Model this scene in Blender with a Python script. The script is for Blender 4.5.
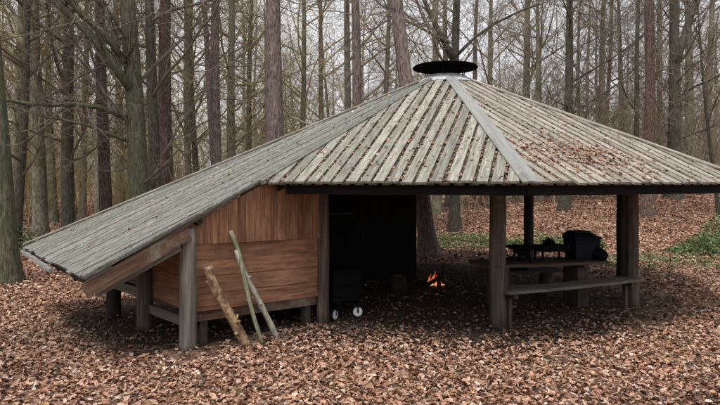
import bpy, math, random
import numpy as np
from mathutils import Vector, Matrix
from math import radians as R, sin, cos, pi, sqrt

for o in list(bpy.data.objects): bpy.data.objects.remove(o, do_unlink=True)
S = bpy.context.scene
COL = S.collection
rnd = random.Random(7)

# ------------------------------------------------------------------ camera, sky, sun, exposure
CAMZ = 2.0
cam = bpy.data.cameras.new('camera'); camo = bpy.data.objects.new('camera', cam); COL.objects.link(camo)
camo.location = (0, 0, CAMZ); camo.rotation_euler = (R(90), 0, 0)
cam.sensor_width = 36; cam.lens = 29.0; cam.shift_y = -19.5/720
cam.clip_start = 0.05; cam.clip_end = 1000
S.camera = camo

SUN_EL, SUN_AZ = 64, 205          # azimuth the light comes from, clockwise from +Y
world = bpy.data.worlds.new('World'); S.world = world; world.use_nodes = True
wn, wl = world.node_tree.nodes, world.node_tree.links
wn.clear()
sky = wn.new('ShaderNodeTexSky'); sky.sky_type = 'NISHITA'; sky.sun_disc = False
sky.sun_elevation = R(SUN_EL); sky.sun_rotation = R(SUN_AZ); sky.dust_density = 6; sky.air_density = 1.0; sky.ozone_density = 1.0
hs = wn.new('ShaderNodeHueSaturation'); hs.inputs['Saturation'].default_value = 0.22
bg = wn.new('ShaderNodeBackground'); bg.inputs['Strength'].default_value = 0.085
wo = wn.new('ShaderNodeOutputWorld')
mxw = wn.new('ShaderNodeMix'); mxw.data_type = 'RGBA'; mxw.inputs[0].default_value = .55; mxw.inputs[7].default_value = (9.0, 9.15, 9.6, 1)   # even overcast veil
wl.new(sky.outputs[0], hs.inputs['Color']); wl.new(hs.outputs[0], mxw.inputs[6]); wl.new(mxw.outputs[2], bg.inputs['Color']); wl.new(bg.outputs[0], wo.inputs['Surface'])

sl = bpy.data.lights.new('sun', 'SUN'); sl.energy = 1.5; sl.angle = R(12); sl.color = (1.0, 0.955, 0.9)
so = bpy.data.objects.new('sun', sl); COL.objects.link(so)
d = Vector((sin(R(SUN_AZ))*cos(R(SUN_EL)), cos(R(SUN_AZ))*cos(R(SUN_EL)), sin(R(SUN_EL))))
so.rotation_euler = d.to_track_quat('Z', 'Y').to_euler(); so.location = d*60
S.view_settings.view_transform = 'Standard'; S.view_settings.look = 'None'
S.view_settings.exposure = 0.88; S.view_settings.gamma = 1.0
S.cycles.max_bounces = 5; S.cycles.diffuse_bounces = 3; S.cycles.glossy_bounces = 2; S.cycles.transmission_bounces = 2; S.cycles.transparent_max_bounces = 6

# ------------------------------------------------------------------ materials
def newmat(name):
    m = bpy.data.materials.new(name); m.use_nodes = True
    nt = m.node_tree; return m, nt.nodes, nt.links, nt.nodes['Principled BSDF']

def ramp(nodes, cols, pos=None):
    r = nodes.new('ShaderNodeValToRGB'); e = r.color_ramp.elements
    n = len(cols)
    for i, c in enumerate(cols):
        p = (pos[i] if pos else i/(n-1))
        if i < 2: el = e[i]; el.position = p
        else: el = e.new(p)
        el.color = (*c, 1)
    return r

def grain(name, cols, scale, coord='UV', rough=0.75, bump=0.4, var=0.25, blotch=None, bl_scale=2.5, bl_pos=(0.5, 0.66), dist=0.006, spec=0.3, pos=None, huevar=0.0):
    """wood / bark: stretched noise through a colour ramp, blotches of lichen or moss, per-object value shift"""
    m, N, L, B = newmat(name)
    tc = N.new('ShaderNodeTexCoord'); oi = N.new('ShaderNodeObjectInfo')
    mp = N.new('ShaderNodeMapping'); mp.inputs['Scale'].default_value = scale
    mul = N.new('ShaderNodeMath'); mul.operation = 'MULTIPLY'; mul.inputs[1].default_value = 137.0
    L.new(oi.outputs['Random'], mul.inputs[0])
    L.new(tc.outputs[coord], mp.inputs['Vector']); L.new(mul.outputs[0], mp.inputs['Location'])
    n1 = N.new('ShaderNodeTexNoise'); n1.inputs['Scale'].default_value = 1.0; n1.inputs['Detail'].default_value = 7; n1.inputs['Roughness'].default_value = 0.68
    L.new(mp.outputs[0], n1.inputs['Vector'])
    rp = ramp(N, cols, pos or [0.3+0.4*i/(len(cols)-1) for i in range(len(cols))])
    L.new(n1.outputs['Fac'], rp.inputs[0])
    out = rp.outputs[0]
    n2 = N.new('ShaderNodeTexNoise'); n2.inputs['Scale'].default_value = bl_scale; n2.inputs['Detail'].default_value = 6; n2.inputs['Roughness'].default_value = 0.7
    ad = N.new('ShaderNodeVectorMath'); ad.operation = 'ADD'
    L.new(tc.outputs[coord], ad.inputs[0]); L.new(mul.outputs[0], ad.inputs[1]); L.new(ad.outputs[0], n2.inputs['Vector'])
    if blotch:
        mr = N.new('ShaderNodeMapRange'); mr.inputs[1].default_value = bl_pos[0]; mr.inputs[2].default_value = bl_pos[1]
        L.new(n2.outputs['Fac'], mr.inputs[0])
        mx = N.new('ShaderNodeMix'); mx.data_type = 'RGBA'
        L.new(mr.outputs[0], mx.inputs[0]); L.new(out, mx.inputs[6]); mx.inputs[7].default_value = (*blotch, 1)
        out = mx.outputs[2]
    h = N.new('ShaderNodeHueSaturation')
    mv = N.new('ShaderNodeMapRange'); mv.inputs[3].default_value = 1-var; mv.inputs[4].default_value = 1+var
    L.new(oi.outputs['Random'], mv.inputs[0]); L.new(mv.outputs[0], h.inputs['Value'])
    if huevar:
        mh = N.new('ShaderNodeMapRange'); mh.inputs[3].default_value = 0.5-huevar; mh.inputs[4].default_value = 0.5+huevar
        m3 = N.new('ShaderNodeMath'); m3.operation = 'FRACT'; L.new(mul.outputs[0], m3.inputs[0])
        L.new(m3.outputs[0], mh.inputs[0]); L.new(mh.outputs[0], h.inputs['Hue'])
    L.new(out, h.inputs['Color']); L.new(h.outputs[0], B.inputs['Base Color'])
    B.inputs['Roughness'].default_value = rough; B.inputs['Specular IOR Level'].default_value = spec
    bm = N.new('ShaderNodeBump'); bm.inputs['Strength'].default_value = bump; bm.inputs['Distance'].default_value = dist
    L.new(n1.outputs['Fac'], bm.inputs['Height']); L.new(bm.outputs[0], B.inputs['Normal'])
    return m

def plain(name, col, rough=0.5, metal=0.0, bump=0.0, scale=30, spec=0.5):
    m, N, L, B = newmat(name)
    tc = N.new('ShaderNodeTexCoord'); n = N.new('ShaderNodeTexNoise'); n.inputs['Scale'].default_value = scale; n.inputs['Detail'].default_value = 5
    L.new(tc.outputs['Object'], n.inputs['Vector'])
    rp = ramp(N, [tuple(c*0.6 for c in col), tuple(min(1, c*1.35) for c in col)], [0.3, 0.7])
    L.new(n.outputs['Fac'], rp.inputs[0]); L.new(rp.outputs[0], B.inputs['Base Color'])
    B.inputs['Roughness'].default_value = rough; B.inputs['Metallic'].default_value = metal; B.inputs['Specular IOR Level'].default_value = spec
    if bump:
        b = N.new('ShaderNodeBump'); b.inputs['Strength'].default_value = bump; b.inputs['Distance'].default_value = 0.01
        L.new(n.outputs['Fac'], b.inputs['Height']); L.new(b.outputs[0], B.inputs['Normal'])
    return m

def attrmat(name, rough=0.6, spec=0.3, trans=0.0):
    m, N, L, B = newmat(name)
    a = N.new('ShaderNodeAttribute'); a.attribute_name = 'Col'
    tc = N.new('ShaderNodeTexCoord'); nz = N.new('ShaderNodeTexNoise'); nz.inputs['Scale'].default_value = 55; nz.inputs['Detail'].default_value = 4; L.new(tc.outputs['Object'], nz.inputs['Vector'])
    mr = N.new('ShaderNodeMapRange'); mr.inputs[1].default_value = .3; mr.inputs[2].default_value = .7; mr.inputs[3].default_value = .5; mr.inputs[4].default_value = 1.3; L.new(nz.outputs['Fac'], mr.inputs[0])
    hv = N.new('ShaderNodeHueSaturation'); L.new(mr.outputs[0], hv.inputs['Value']); L.new(a.outputs['Color'], hv.inputs['Color'])
    L.new(hv.outputs[0], B.inputs['Base Color'])
    B.inputs['Roughness'].default_value = rough; B.inputs['Specular IOR Level'].default_value = spec
    if trans:
        t = N.new('ShaderNodeBsdfTranslucent'); L.new(a.outputs['Color'], t.inputs['Color'])
        mx = N.new('ShaderNodeMixShader'); mx.inputs[0].default_value = trans
        L.new(B.outputs[0], mx.inputs[1]); L.new(t.outputs[0], mx.inputs[2]); L.new(mx.outputs[0], N['Material Output'].inputs['Surface'])
    return m

MAT = {}
MAT['roof'] = grain('weathered_roof_board', [(0.0535, 0.0484, 0.0382), (0.1682, 0.16, 0.132), (0.2676, 0.2616, 0.2237), (0.3823, 0.3786, 0.33)], (38,2.2,1), bump=.6, var=.24, blotch=(.17,.17,.13), bl_scale=9, bl_pos=(.5,.68))
MAT['roof_tan'] = grain('tan_weathered_roof_board', [(0.0613, 0.0518, 0.0394), (0.1993, 0.1772, 0.1438), (0.2989, 0.2793, 0.2383), (0.3985, 0.383, 0.341)], (38,2.2,1), bump=.6, var=.24, blotch=(.17,.145,.11), bl_scale=8, bl_pos=(.5,.68))
MAT['roof_grey'] = grain('grey_green_roof_board', [(0.0477, 0.0491, 0.0412), (0.1302, 0.1335, 0.1156), (0.204, 0.2066, 0.1806), (0.3472, 0.3487, 0.3088)], (42,9,1), bump=.6, var=.14, blotch=(.11,.115,.085), bl_scale=9, bl_pos=(.5,.66))
MAT['deck'] = grain('dark_lower_roof_board', [(0.024, 0.018, 0.0132), (0.066, 0.051, 0.039), (0.12, 0.099, 0.078)], (38,2.2,1), bump=.5, var=.25)
MAT['cap'] = grain('grey_hip_board', [(0.1295, 0.1306, 0.1229), (0.233, 0.2364, 0.2254), (0.3235, 0.3235, 0.3043)], (30,1.5,1), bump=.4, var=.1, blotch=(.26,.27,.24), bl_scale=6)
MAT['red'] = grain('red_brown_board', [(0.0521, 0.0247, 0.0128), (0.1618, 0.077, 0.0409), (0.2536, 0.1294, 0.0715), (0.3565, 0.2064, 0.1251)], (26,1.6,1), bump=.5, var=.2, blotch=(.12,.055,.03), bl_scale=2.2, bl_pos=(.5,.75), huevar=.008)
MAT['redpanel'] = grain('red_brown_wide_board', [(0.0667, 0.0328, 0.017), (0.18, 0.0895, 0.0499), (0.2534, 0.1322, 0.0779), (0.3334, 0.1889, 0.1217)], (22,2.0,1), bump=.5, var=.1, blotch=(.09,.048,.03), bl_scale=3, bl_pos=(.52,.8))
MAT['barge'] = grain('brown_barge_board', [(.05,.03,.02),(.13,.076,.05),(.21,.135,.095)], (26,1.6,1), bump=.5, var=.12, blotch=(.22,.19,.15), bl_scale=3)
MAT['greywood'] = grain('grey_weathered_wood', [(.045,.038,.032),(.11,.096,.082),(.19,.17,.15)], (26,1.6,1), bump=.5, var=.15, blotch=(.16,.17,.11), bl_scale=3, bl_pos=(.55,.75))
MAT['brownwood'] = grain('brown_old_wood', [(.022,.016,.011),(.06,.044,.031),(.105,.08,.058)], (26,1.6,1), bump=.5, var=.15)
MAT['greypost'] = grain('grey_log_post', [(0.042, 0.036, 0.0305), (0.1145, 0.1008, 0.0861), (0.187, 0.1692, 0.1457)], (22,22,1.3), coord='Object', bump=.6, var=.1, blotch=(.15,.15,.09), bl_scale=3, bl_pos=(.55,.75))
MAT['brownpost'] = grain('brown_log_post', [(.022,.016,.012),(.07,.052,.038),(.125,.098,.074)], (22,22,1.3), coord='Object', bump=.6, var=.1, blotch=(.13,.12,.07), bl_scale=3, bl_pos=(.58,.78))
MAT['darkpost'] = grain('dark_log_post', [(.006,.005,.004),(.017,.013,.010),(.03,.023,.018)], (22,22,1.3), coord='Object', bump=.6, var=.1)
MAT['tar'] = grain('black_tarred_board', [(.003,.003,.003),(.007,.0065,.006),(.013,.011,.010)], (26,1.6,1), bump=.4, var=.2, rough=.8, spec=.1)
MAT['shade_wood'] = grain('shade_dark_underboard', [(.008,.007,.006),(.02,.017,.014),(.035,.03,.024)], (26,1.6,1), bump=.4, var=.2, rough=.85, spec=.1)  # shade under the roof is put into this dark wood colour
MAT['zinc'] = plain('dull_zinc', (.42,.44,.46), .6, .25, .2, 14)
MAT['soot'] = plain('sooty_black_steel', (.004,.004,.004), .95, 0, .2, 20, .03)
MAT['blacksteel'] = plain('black_steel', (.005,.005,.0055), .85, 0, .1, 40, .08)
MAT['rubber'] = plain('black_rubber', (.012,.012,.012), .8, 0, .2, 60, .2)
MAT['whiteplastic'] = plain('white_plastic', (.72,.73,.74), .45, 0, .05, 20)
MAT['bluebox'] = plain('dark_blue_plastic', (.006,.008,.012), .6, 0, .05, 20, .15)
MAT['blackcloth'] = plain('black_cloth', (.007,.0065,.0065), .95, 0, .5, 45, .1)
MAT['steel'] = plain('dull_steel', (.55,.55,.54), .35, .8, .05, 30)
MAT['stick_bark'] = grain('yellow_brown_branch_bark', [(.09,.05,.028),(.30,.20,.11),(.45,.33,.19)], (20,20,4), coord='Object', bump=.9, var=.05, blotch=(.10,.055,.032), bl_scale=9, bl_pos=(.48,.6), dist=.02)
MAT['stick_green'] = grain('green_grey_branch_bark', [(.07,.07,.045),(.19,.19,.13),(.30,.30,.22)], (20,20,4), coord='Object', bump=.7, var=.05, blotch=(.14,.16,.08), bl_scale=9)
MAT['stick_pale'] = grain('pale_grey_branch_bark', [(.16,.14,.11),(.32,.30,.25),(.48,.45,.39)], (20,20,4), coord='Object', bump=.7, var=.05, blotch=(.2,.19,.13), bl_scale=9)
MAT['char'] = grain('charred_log', [(.006,.005,.005),(.02,.016,.014),(.06,.05,.045)], (20,20,6), coord='Object', bump=.9, var=.1)
MAT['bark_pink'] = grain('pink_brown_pine_bark', [(0.0364, 0.0273, 0.0247), (0.1625, 0.1209, 0.1079), (0.312, 0.247, 0.2236)], (30,30,6), coord='Object', bump=1, var=.16, blotch=(.19,.16,.14), bl_scale=1.6, bl_pos=(.5,.75), dist=.04, pos=[.37,.5,.64])
MAT['bark_red'] = grain('red_brown_bark', [(0.0216, 0.0149, 0.0121), (0.1053, 0.0662, 0.054), (0.2093, 0.1418, 0.1188)], (30,30,6), coord='Object', bump=1, var=.15, blotch=(.10,.10,.07), bl_scale=1.6, bl_pos=(.55,.8), dist=.04, pos=[.37,.5,.64])
MAT['bark_moss'] = grain('mossy_green_bark', [(0.0304, 0.0308, 0.0193), (0.087, 0.088, 0.054), (0.1577, 0.1562, 0.1041)], (24,24,5), coord='Object', bump=1, var=.12, blotch=(.060,.070,.036), bl_scale=2.6, bl_pos=(.48,.72), dist=.03, pos=[.37,.5,.64])
MAT['bark_grey'] = grain('grey_beech_bark', [(0.0663, 0.06, 0.0428), (0.1789, 0.1625, 0.1215), (0.2783, 0.2562, 0.1969)], (16,16,5), coord='Object', bump=.6, var=.25, blotch=(.085,.095,.05), bl_scale=1.5, bl_pos=(.48,.7), dist=.02, pos=[.37,.5,.64])
MAT['bark_pale'] = grain('pale_beige_bark', [(.13,.11,.085),(.28,.25,.20),(.38,.35,.29)], (16,16,5), coord='Object', bump=.6, var=.1, blotch=(.16,.16,.10), bl_scale=1.5, bl_pos=(.5,.75), dist=.02, pos=[.37,.5,.64])
MAT['bark_dark'] = grain('dark_bark', [(0.0243, 0.0216, 0.0162), (0.0702, 0.0621, 0.0459), (0.1215, 0.1121, 0.0891)], (24,24,5), coord='Object', bump=.9, var=.2, blotch=(.05,.06,.028), bl_scale=1.6, bl_pos=(.5,.7), dist=.03, pos=[.37,.5,.64])
MAT['twig_olive'] = grain('olive_twigs', [(0.1269, 0.1063, 0.05), (0.3046, 0.2549, 0.13), (0.4822, 0.399, 0.2199)], (3,3,3), coord='Object', bump=0, var=.2)
MAT['twig_grey'] = grain('grey_brown_twigs', [(0.0949, 0.0739, 0.0498), (0.2277, 0.1848, 0.129), (0.3795, 0.3167, 0.2272)], (3,3,3), coord='Object', bump=0, var=.2)
MAT['twig_dark'] = grain('dark_twigs', [(0.048, 0.04, 0.0304), (0.12, 0.1024, 0.08), (0.192, 0.168, 0.136)], (3,3,3), coord='Object', bump=0, var=.2)
MAT['leaf'] = attrmat('fallen_leaf', .55, .35)
MAT['green'] = attrmat('green_leaf', .5, .4, .25)

def ground_mat():
    m, N, L, B = newmat('leafy_soil')
    tc = N.new('ShaderNodeTexCoord')
    v = N.new('ShaderNodeTexVoronoi'); v.inputs['Scale'].default_value = 13; v.inputs['Randomness'].default_value = 1
    n = N.new('ShaderNodeTexNoise'); n.inputs['Scale'].default_value = 6; n.inputs['Detail'].default_value = 4
    wv = N.new('ShaderNodeMix'); wv.data_type = 'VECTOR'; wv.inputs[0].default_value = .06
    L.new(tc.outputs['Object'], n.inputs['Vector']); L.new(tc.outputs['Object'], wv.inputs[4]); L.new(n.outputs['Color'], wv.inputs[5]); L.new(wv.outputs[1], v.inputs['Vector'])
    sp = N.new('ShaderNodeSeparateColor'); L.new(v.outputs['Color'], sp.inputs[0])
    rp = ramp(N, [(.075,.040,.026),(.17,.088,.054),(.29,.158,.098),(.39,.235,.155),(.48,.33,.24)], [0,.25,.5,.75,1])
    L.new(sp.outputs[0], rp.inputs[0])
    # moss / grass tint patches
    n2 = N.new('ShaderNodeTexNoise'); n2.inputs['Scale'].default_value = .35; n2.inputs['Detail'].default_value = 5
    L.new(tc.outputs['Object'], n2.inputs['Vector'])
    mr = N.new('ShaderNodeMapRange'); mr.inputs[1].default_value = .60; mr.inputs[2].default_value = .74; mr.inputs[4].default_value = .55
    L.new(n2.outputs['Fac'], mr.inputs[0])
    mx = N.new('ShaderNodeMix'); mx.data_type = 'RGBA'; L.new(mr.outputs[0], mx.inputs[0]); L.new(rp.outputs[0], mx.inputs[6]); mx.inputs[7].default_value = (.10,.12,.045,1)
    # trodden soil; roof and lean-to shade also painted into its dark tone
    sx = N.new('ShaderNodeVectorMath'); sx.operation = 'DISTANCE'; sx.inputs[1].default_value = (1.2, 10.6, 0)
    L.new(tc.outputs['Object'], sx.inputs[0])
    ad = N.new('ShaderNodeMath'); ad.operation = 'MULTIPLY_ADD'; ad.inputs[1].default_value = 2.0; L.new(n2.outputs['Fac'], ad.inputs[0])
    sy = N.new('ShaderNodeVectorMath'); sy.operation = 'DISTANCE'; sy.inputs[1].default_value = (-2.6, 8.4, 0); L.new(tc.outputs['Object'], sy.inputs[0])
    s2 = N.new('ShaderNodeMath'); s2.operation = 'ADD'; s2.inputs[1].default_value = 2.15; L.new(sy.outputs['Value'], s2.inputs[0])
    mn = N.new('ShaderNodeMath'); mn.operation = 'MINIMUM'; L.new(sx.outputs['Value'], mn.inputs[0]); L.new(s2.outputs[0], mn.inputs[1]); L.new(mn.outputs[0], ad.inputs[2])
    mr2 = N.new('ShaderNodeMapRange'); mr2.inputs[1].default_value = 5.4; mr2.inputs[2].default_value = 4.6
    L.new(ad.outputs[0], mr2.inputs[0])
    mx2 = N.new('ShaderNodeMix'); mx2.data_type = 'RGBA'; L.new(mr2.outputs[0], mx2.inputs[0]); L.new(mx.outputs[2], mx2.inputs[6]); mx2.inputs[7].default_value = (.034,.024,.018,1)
    L.new(mx2.outputs[2], B.inputs['Base Color']); B.inputs['Roughness'].default_value = .85; B.inputs['Specular IOR Level'].default_value = .2
    b = N.new('ShaderNodeBump'); b.inputs['Strength'].default_value = .8; b.inputs['Distance'].default_value = .03
    L.new(sp.outputs[1], b.inputs['Height']); L.new(b.outputs[0], B.inputs['Normal'])
    return m
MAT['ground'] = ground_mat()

def flame_mat():
    m, N, L, B = newmat('flame')
    e = N.new('ShaderNodeEmission'); tc = N.new('ShaderNodeTexCoord'); sp = N.new('ShaderNodeSeparateXYZ'); n = N.new('ShaderNodeTexNoise'); n.inputs['Scale'].default_value = 14
    L.new(tc.outputs['Object'], n.inputs['Vector']); L.new(tc.outputs['Generated'], sp.inputs[0])
    a = N.new('ShaderNodeMath'); a.operation = 'MULTIPLY_ADD'; a.inputs[1].default_value = .5; L.new(n.outputs['Fac'], a.inputs[0]); L.new(sp.outputs['Z'], a.inputs[2])
    rp = ramp(N, [(1,.55,.30),(1,.34,.12),(.75,.13,.03),(.35,.04,.01)], [.15,.5,.85,1.2 if False else 1.0]); L.new(a.outputs[0], rp.inputs[0])
    L.new(rp.outputs[0], e.inputs['Color']); e.inputs['Strength'].default_value = .65
    t = N.new('ShaderNodeBsdfTransparent'); mx = N.new('ShaderNodeMixShader'); mx.inputs[0].default_value = .5
    L.new(t.outputs[0], mx.inputs[1]); L.new(e.outputs[0], mx.inputs[2]); L.new(mx.outputs[0], N['Material Output'].inputs['Surface'])
    return m
MAT['flame'] = flame_mat()

# ------------------------------------------------------------------ mesh helpers
class MB:
    def __init__(s): s.v = []; s.f = []; s.uv = []; s.smooth = False
    def add(s, vs, fs, uvs=None):
        b = len(s.v); s.v += [tuple(p) for p in vs]; s.uv += (uvs or [(p[0]+p[1]*.7, p[2]) for p in vs]); s.f += [tuple(i+b for i in f) for f in fs]
    def bar(s, p0, p1, w, h, up=(0,0,1), seg=1, warp=0):
        p0, p1 = Vector(p0), Vector(p1); t = (p1-p0); Ln = t.length; t.normalize()
        sd = t.cross(Vector(up)).normalized(); u = sd.cross(t).normalized()
        vs, uv, fs = [], [], []; o = rnd.random()*9
        for i in range(seg+1):
            k = i/seg; c = p0+t*Ln*k + u*(warp*sin(k*pi))
            for a, b, q in ((-1,-1,0),(1,-1,w),(1,1,w+h),(-1,1,2*w+h)):
                vs.append(c+sd*(a*w/2)+u*(b*h/2)); uv.append((q+o, Ln*k))
        for i in range(seg):
            for j in range(4):
                fs.append((4*i+j, 4*i+(j+1)%4, 4*i+4+(j+1)%4, 4*i+4+j))
        fs += [(3,2,1,0), tuple(4*seg+j for j in range(4))]
        s.add(vs, fs, uv)
    def tube(s, pts, rad, n=8, cap=True, jit=0.0):
        vs, uv, fs = [], [], []; L = 0; prev = None; ux = None
        ph = [1+rnd.uniform(-jit, jit) for _ in range(n)]
        m = len(pts); pts = [Vector(p) for p in pts]
        for i in range(m):
            t = (pts[min(i+1, m-1)]-pts[max(i-1, 0)])
            if t.length < 1e-9: t = Vector((0,0,1))
            t.normalize()
            if ux is None: ux = t.orthogonal().normalized()
            else:
                ux = ux - t*ux.dot(t); ux = ux.normalized() if ux.length > 1e-6 else t.orthogonal().normalized()
            uy = t.cross(ux)
            if i: L += (pts[i]-pts[i-1]).length
            for j in range(n):
                a = 2*pi*j/n; r = rad[i]*ph[j]
                vs.append(pts[i]+ux*(r*cos(a))+uy*(r*sin(a))); uv.append((j/n*2*pi*rad[0], L))
        for i in range(m-1):
            for j in range(n):
                k = (j+1) % n; fs.append((i*n+j, i*n+k, (i+1)*n+k, (i+1)*n+j))
        if cap: fs += [tuple(reversed(range(n))), tuple(range((m-1)*n, m*n))]
        s.add(vs, fs, uv)
    def prism(s, poly, up, uv0=(0,0)):
        """poly: list of 3D points (planar, ccw seen from +up); up: extrusion vector"""
        n = len(poly); up = Vector(up)
        vs = [Vector(p) for p in poly]+[Vector(p)+up for p in poly]
        fs = [tuple(reversed(range(n))), tuple(range(n, 2*n))]+[(i, (i+1) % n, n+(i+1) % n, n+i) for i in range(n)]
        s.add(vs, fs)
    def lathe(s, prof, n=24, axis=Matrix.Identity(4)):
        vs, fs, uv = [], [], []
        for r, z in prof:
            for j in range(n):
                a = 2*pi*j/n; vs.append(axis @ Vector((r*cos(a), r*sin(a), z))); uv.append((j/n, z))
        m = len(prof)
        for i in range(m-1):
            for j in range(n):
                k = (j+1) % n; fs.append((i*n+j, i*n+k, (i+1)*n+k, (i+1)*n+j))
        fs += [tuple(reversed(range(n))), tuple(range((m-1)*n, m*n))]
        s.add(vs, fs, uv)
    def mesh(s, name, smooth=False):
        me = bpy.data.meshes.new(name); me.from_pydata([tuple(p) for p in s.v], [], s.f)
        ul = me.uv_layers.new(name='UVMap')
        vi = np.empty(len(me.loops), np.int32); me.loops.foreach_get('vertex_index', vi)
        ul.data.foreach_set('uv', np.array(s.uv, np.float32)[vi].ravel())
        if smooth: me.polygons.foreach_set('use_smooth', np.ones(len(me.polygons), bool))
        me.update(); return me
    def build(s, name, mat, parent=None, smooth=False):
        me = s.mesh(name, smooth); me.materials.append(MAT[mat]); return link(name, me, parent)

def link(name, me, parent=None, local=False):
    o = bpy.data.objects.new(name, me); COL.objects.link(o)
    if parent is not None:
        o.parent = parent
        if parent.type == 'EMPTY' and not local: o.matrix_parent_inverse = Matrix.Translation(-Vector(parent.location))
    return o
def tag(o, label=None, cat=None, group=None, kind=None):
    if label: o['label'] = label
    if cat: o['category'] = cat
    if group: o['group'] = group
    if kind: o['kind'] = kind
    return o
def empty(name, loc, label, cat, group=None):
    o = bpy.data.objects.new(name, None); COL.objects.link(o); o.location = loc; o.empty_display_size = .2
    return tag(o, label, cat, group)

def P(px, py, d): return Vector(((px-360)/580*d, d, CAMZ-(py-183)/580*d))
def smooth(a, b, x):
    t = max(0., min(1., (x-a)/(b-a))); return t*t*(3-2*t)
def zg(x, y):
    t = x/max(y, 6.)
    k = .22+.78*smooth(.05, .55, t)
    r = .12*max(0, y-17)*smooth(15, 22, y)*k
    r = 2.6*math.tanh(r/2.6)
    und = .05*sin(x*.9+1.3)*sin(y*.7)+.03*sin(x*2.1+y*1.7)
    near = smooth(2.5, 6, sqrt((x-.6)**2+(y-9.5)**2))
    return r+und*near
def zgv(x, y):
    def sm(a, b, v):
        t = np.clip((v-a)/(b-a), 0, 1); return t*t*(3-2*t)
    t = x/np.maximum(y, 6.); k = .22+.78*sm(.05, .55, t)
    r = .12*np.maximum(0, y-17)*sm(15, 22, y)*k; r = 2.6*np.tanh(r/2.6)
    und = .05*np.sin(x*.9+1.3)*np.sin(y*.7)+.03*np.sin(x*2.1+y*1.7)
    return r+und*sm(2.5, 6, np.sqrt((x-.6)**2+(y-9.5)**2))

# ------------------------------------------------------------------ ground
def axis_pts():
    a = list(np.arange(-14, 14.01, .35)); x = 14.
    st = .5
    while x < 260:
        x += st; st *= 1.13; a = [-x]+a+[x]
    return np.array(a)
ax = axis_pts(); ay = axis_pts()+10
X, Y = np.meshgrid(ax, ay); Z = zgv(X, Y); nx, ny = len(ax), len(ay)
me = bpy.data.meshes.new('ground')
idx = np.arange(nx*ny).reshape(ny, nx)
F = np.stack([idx[:-1,:-1], idx[:-1,1:], idx[1:,1:], idx[1:,:-1]], -1).reshape(-1, 4)
me.from_pydata(np.stack([X, Y, Z], -1).reshape(-1, 3).tolist(), [], F.tolist())
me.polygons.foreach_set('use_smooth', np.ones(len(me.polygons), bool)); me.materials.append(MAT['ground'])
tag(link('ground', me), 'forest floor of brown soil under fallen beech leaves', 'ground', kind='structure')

# ------------------------------------------------------------------ shelter geometry
C = Vector((1.68, 11.46, 4.19))
V = Vector((-2.84, 6.00, 1.00)); W = Vector((-5.26, 9.10, 1.00))
A = Vector((-1.28, 7.57, 2.0)); B_ = Vector((1.905, 6.50, 2.0)); D = Vector((5.58, 8.20, 2.0))
Fv = Vector((6.62, 11.81, 2.0)); G = Vector((4.93, 15.2, 2.0)); Hv = Vector((1.33, 16.4, 2.0)); I = Vector((-2.06, 14.7, 2.0))
tE = .685; E = C+(W-C)*tE
SH = empty('forest_shelter', (1.0, 10.0, 0), 'weathered timber shelter with octagonal plank roof, smoke cap and long lean-to', 'shelter')

class Face:
    def __init__(s, el, er, name):       # el, er: eave ends, left to right seen from outside
        s.o = Vector(el); u = (er-el); u.z = 0; s.u = u.normalized()
        n = (er-el).cross(C-el).normalized(); s.n = n if n.z > 0 else -n
        s.v = s.n.cross(s.u).normalized();  s.v = s.v if s.v.z > 0 else -s.v
        s.name = name
    def to2(s, p): q = Vector(p)-s.o; return (q.dot(s.u), q.dot(s.v))
    def to3(s, a, b, h=0): return s.o+s.u*a+s.v*b+s.n*h
    def z(s, x, y): return s.o.z-((x-s.o.x)*s.n.x+(y-s.o.y)*s.n.y)/s.n.z
LEFT = Face(W, V, 'left'); FRONT = Face(A, B_, 'front'); RIGHT = Face(B_, D, 'right')
FACES = [(LEFT, [W, V, A, C, E]), (FRONT, [A, B_, C]), (RIGHT, [B_, D, C]), (Face(D, Fv, 'r2'), [D, Fv, C]), (Face(Fv, G, 'r3'), [Fv, G, C]),
         (Face(G, Hv, 'b1'), [G, Hv, C]), (Face(Hv, I, 'b2'), [Hv, I, C]), (Face(I, E, 'b3'), [I, E, C])]
def roof_z(x, y): return min(f.z(x, y) for f, _ in FACES)

def clip(poly, a, b, c):           # keep a*x+b*y<=c
    out = []
    for i in range(len(poly)):
        p, q = poly[i], poly[(i+1) % len(poly)]
        dp, dq = a*p[0]+b*p[1]-c, a*q[0]+b*q[1]-c
        if dp <= 0: out.append(p)
        if dp*dq < 0:
            t = dp/(dp-dq); out.append((p[0]+(q[0]-p[0])*t, p[1]+(q[1]-p[1])*t))
    return out

def plank_prism(face, poly, h0, h1):
    ar = sum(poly[i][0]*poly[(i+1) % len(poly)][1]-poly[(i+1) % len(poly)][0]*poly[i][1] for i in range(len(poly)))/2
    if ar < 0: poly = poly[::-1]
    if abs(ar) < .002 or len(poly) < 3: return None
    mb = MB(); n = len(poly); off = rnd.random()*50
    vs = [face.to3(a, b, h0) for a, b in poly]+[face.to3(a, b, h1) for a, b in poly]
    uv = [(a+off, b) for a, b in poly]+[(a+off+.02, b) for a, b in poly]
    fs = [tuple(reversed(range(n))), tuple(range(n, 2*n))]+[(i, (i+1) % n, n+(i+1) % n, n+i) for i in range(n)]
    if Vector((face.u.cross(face.v))).dot(face.n) < 0: fs = [tuple(reversed(f)) for f in fs]
    mb.add(vs, fs, uv); return mb

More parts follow.
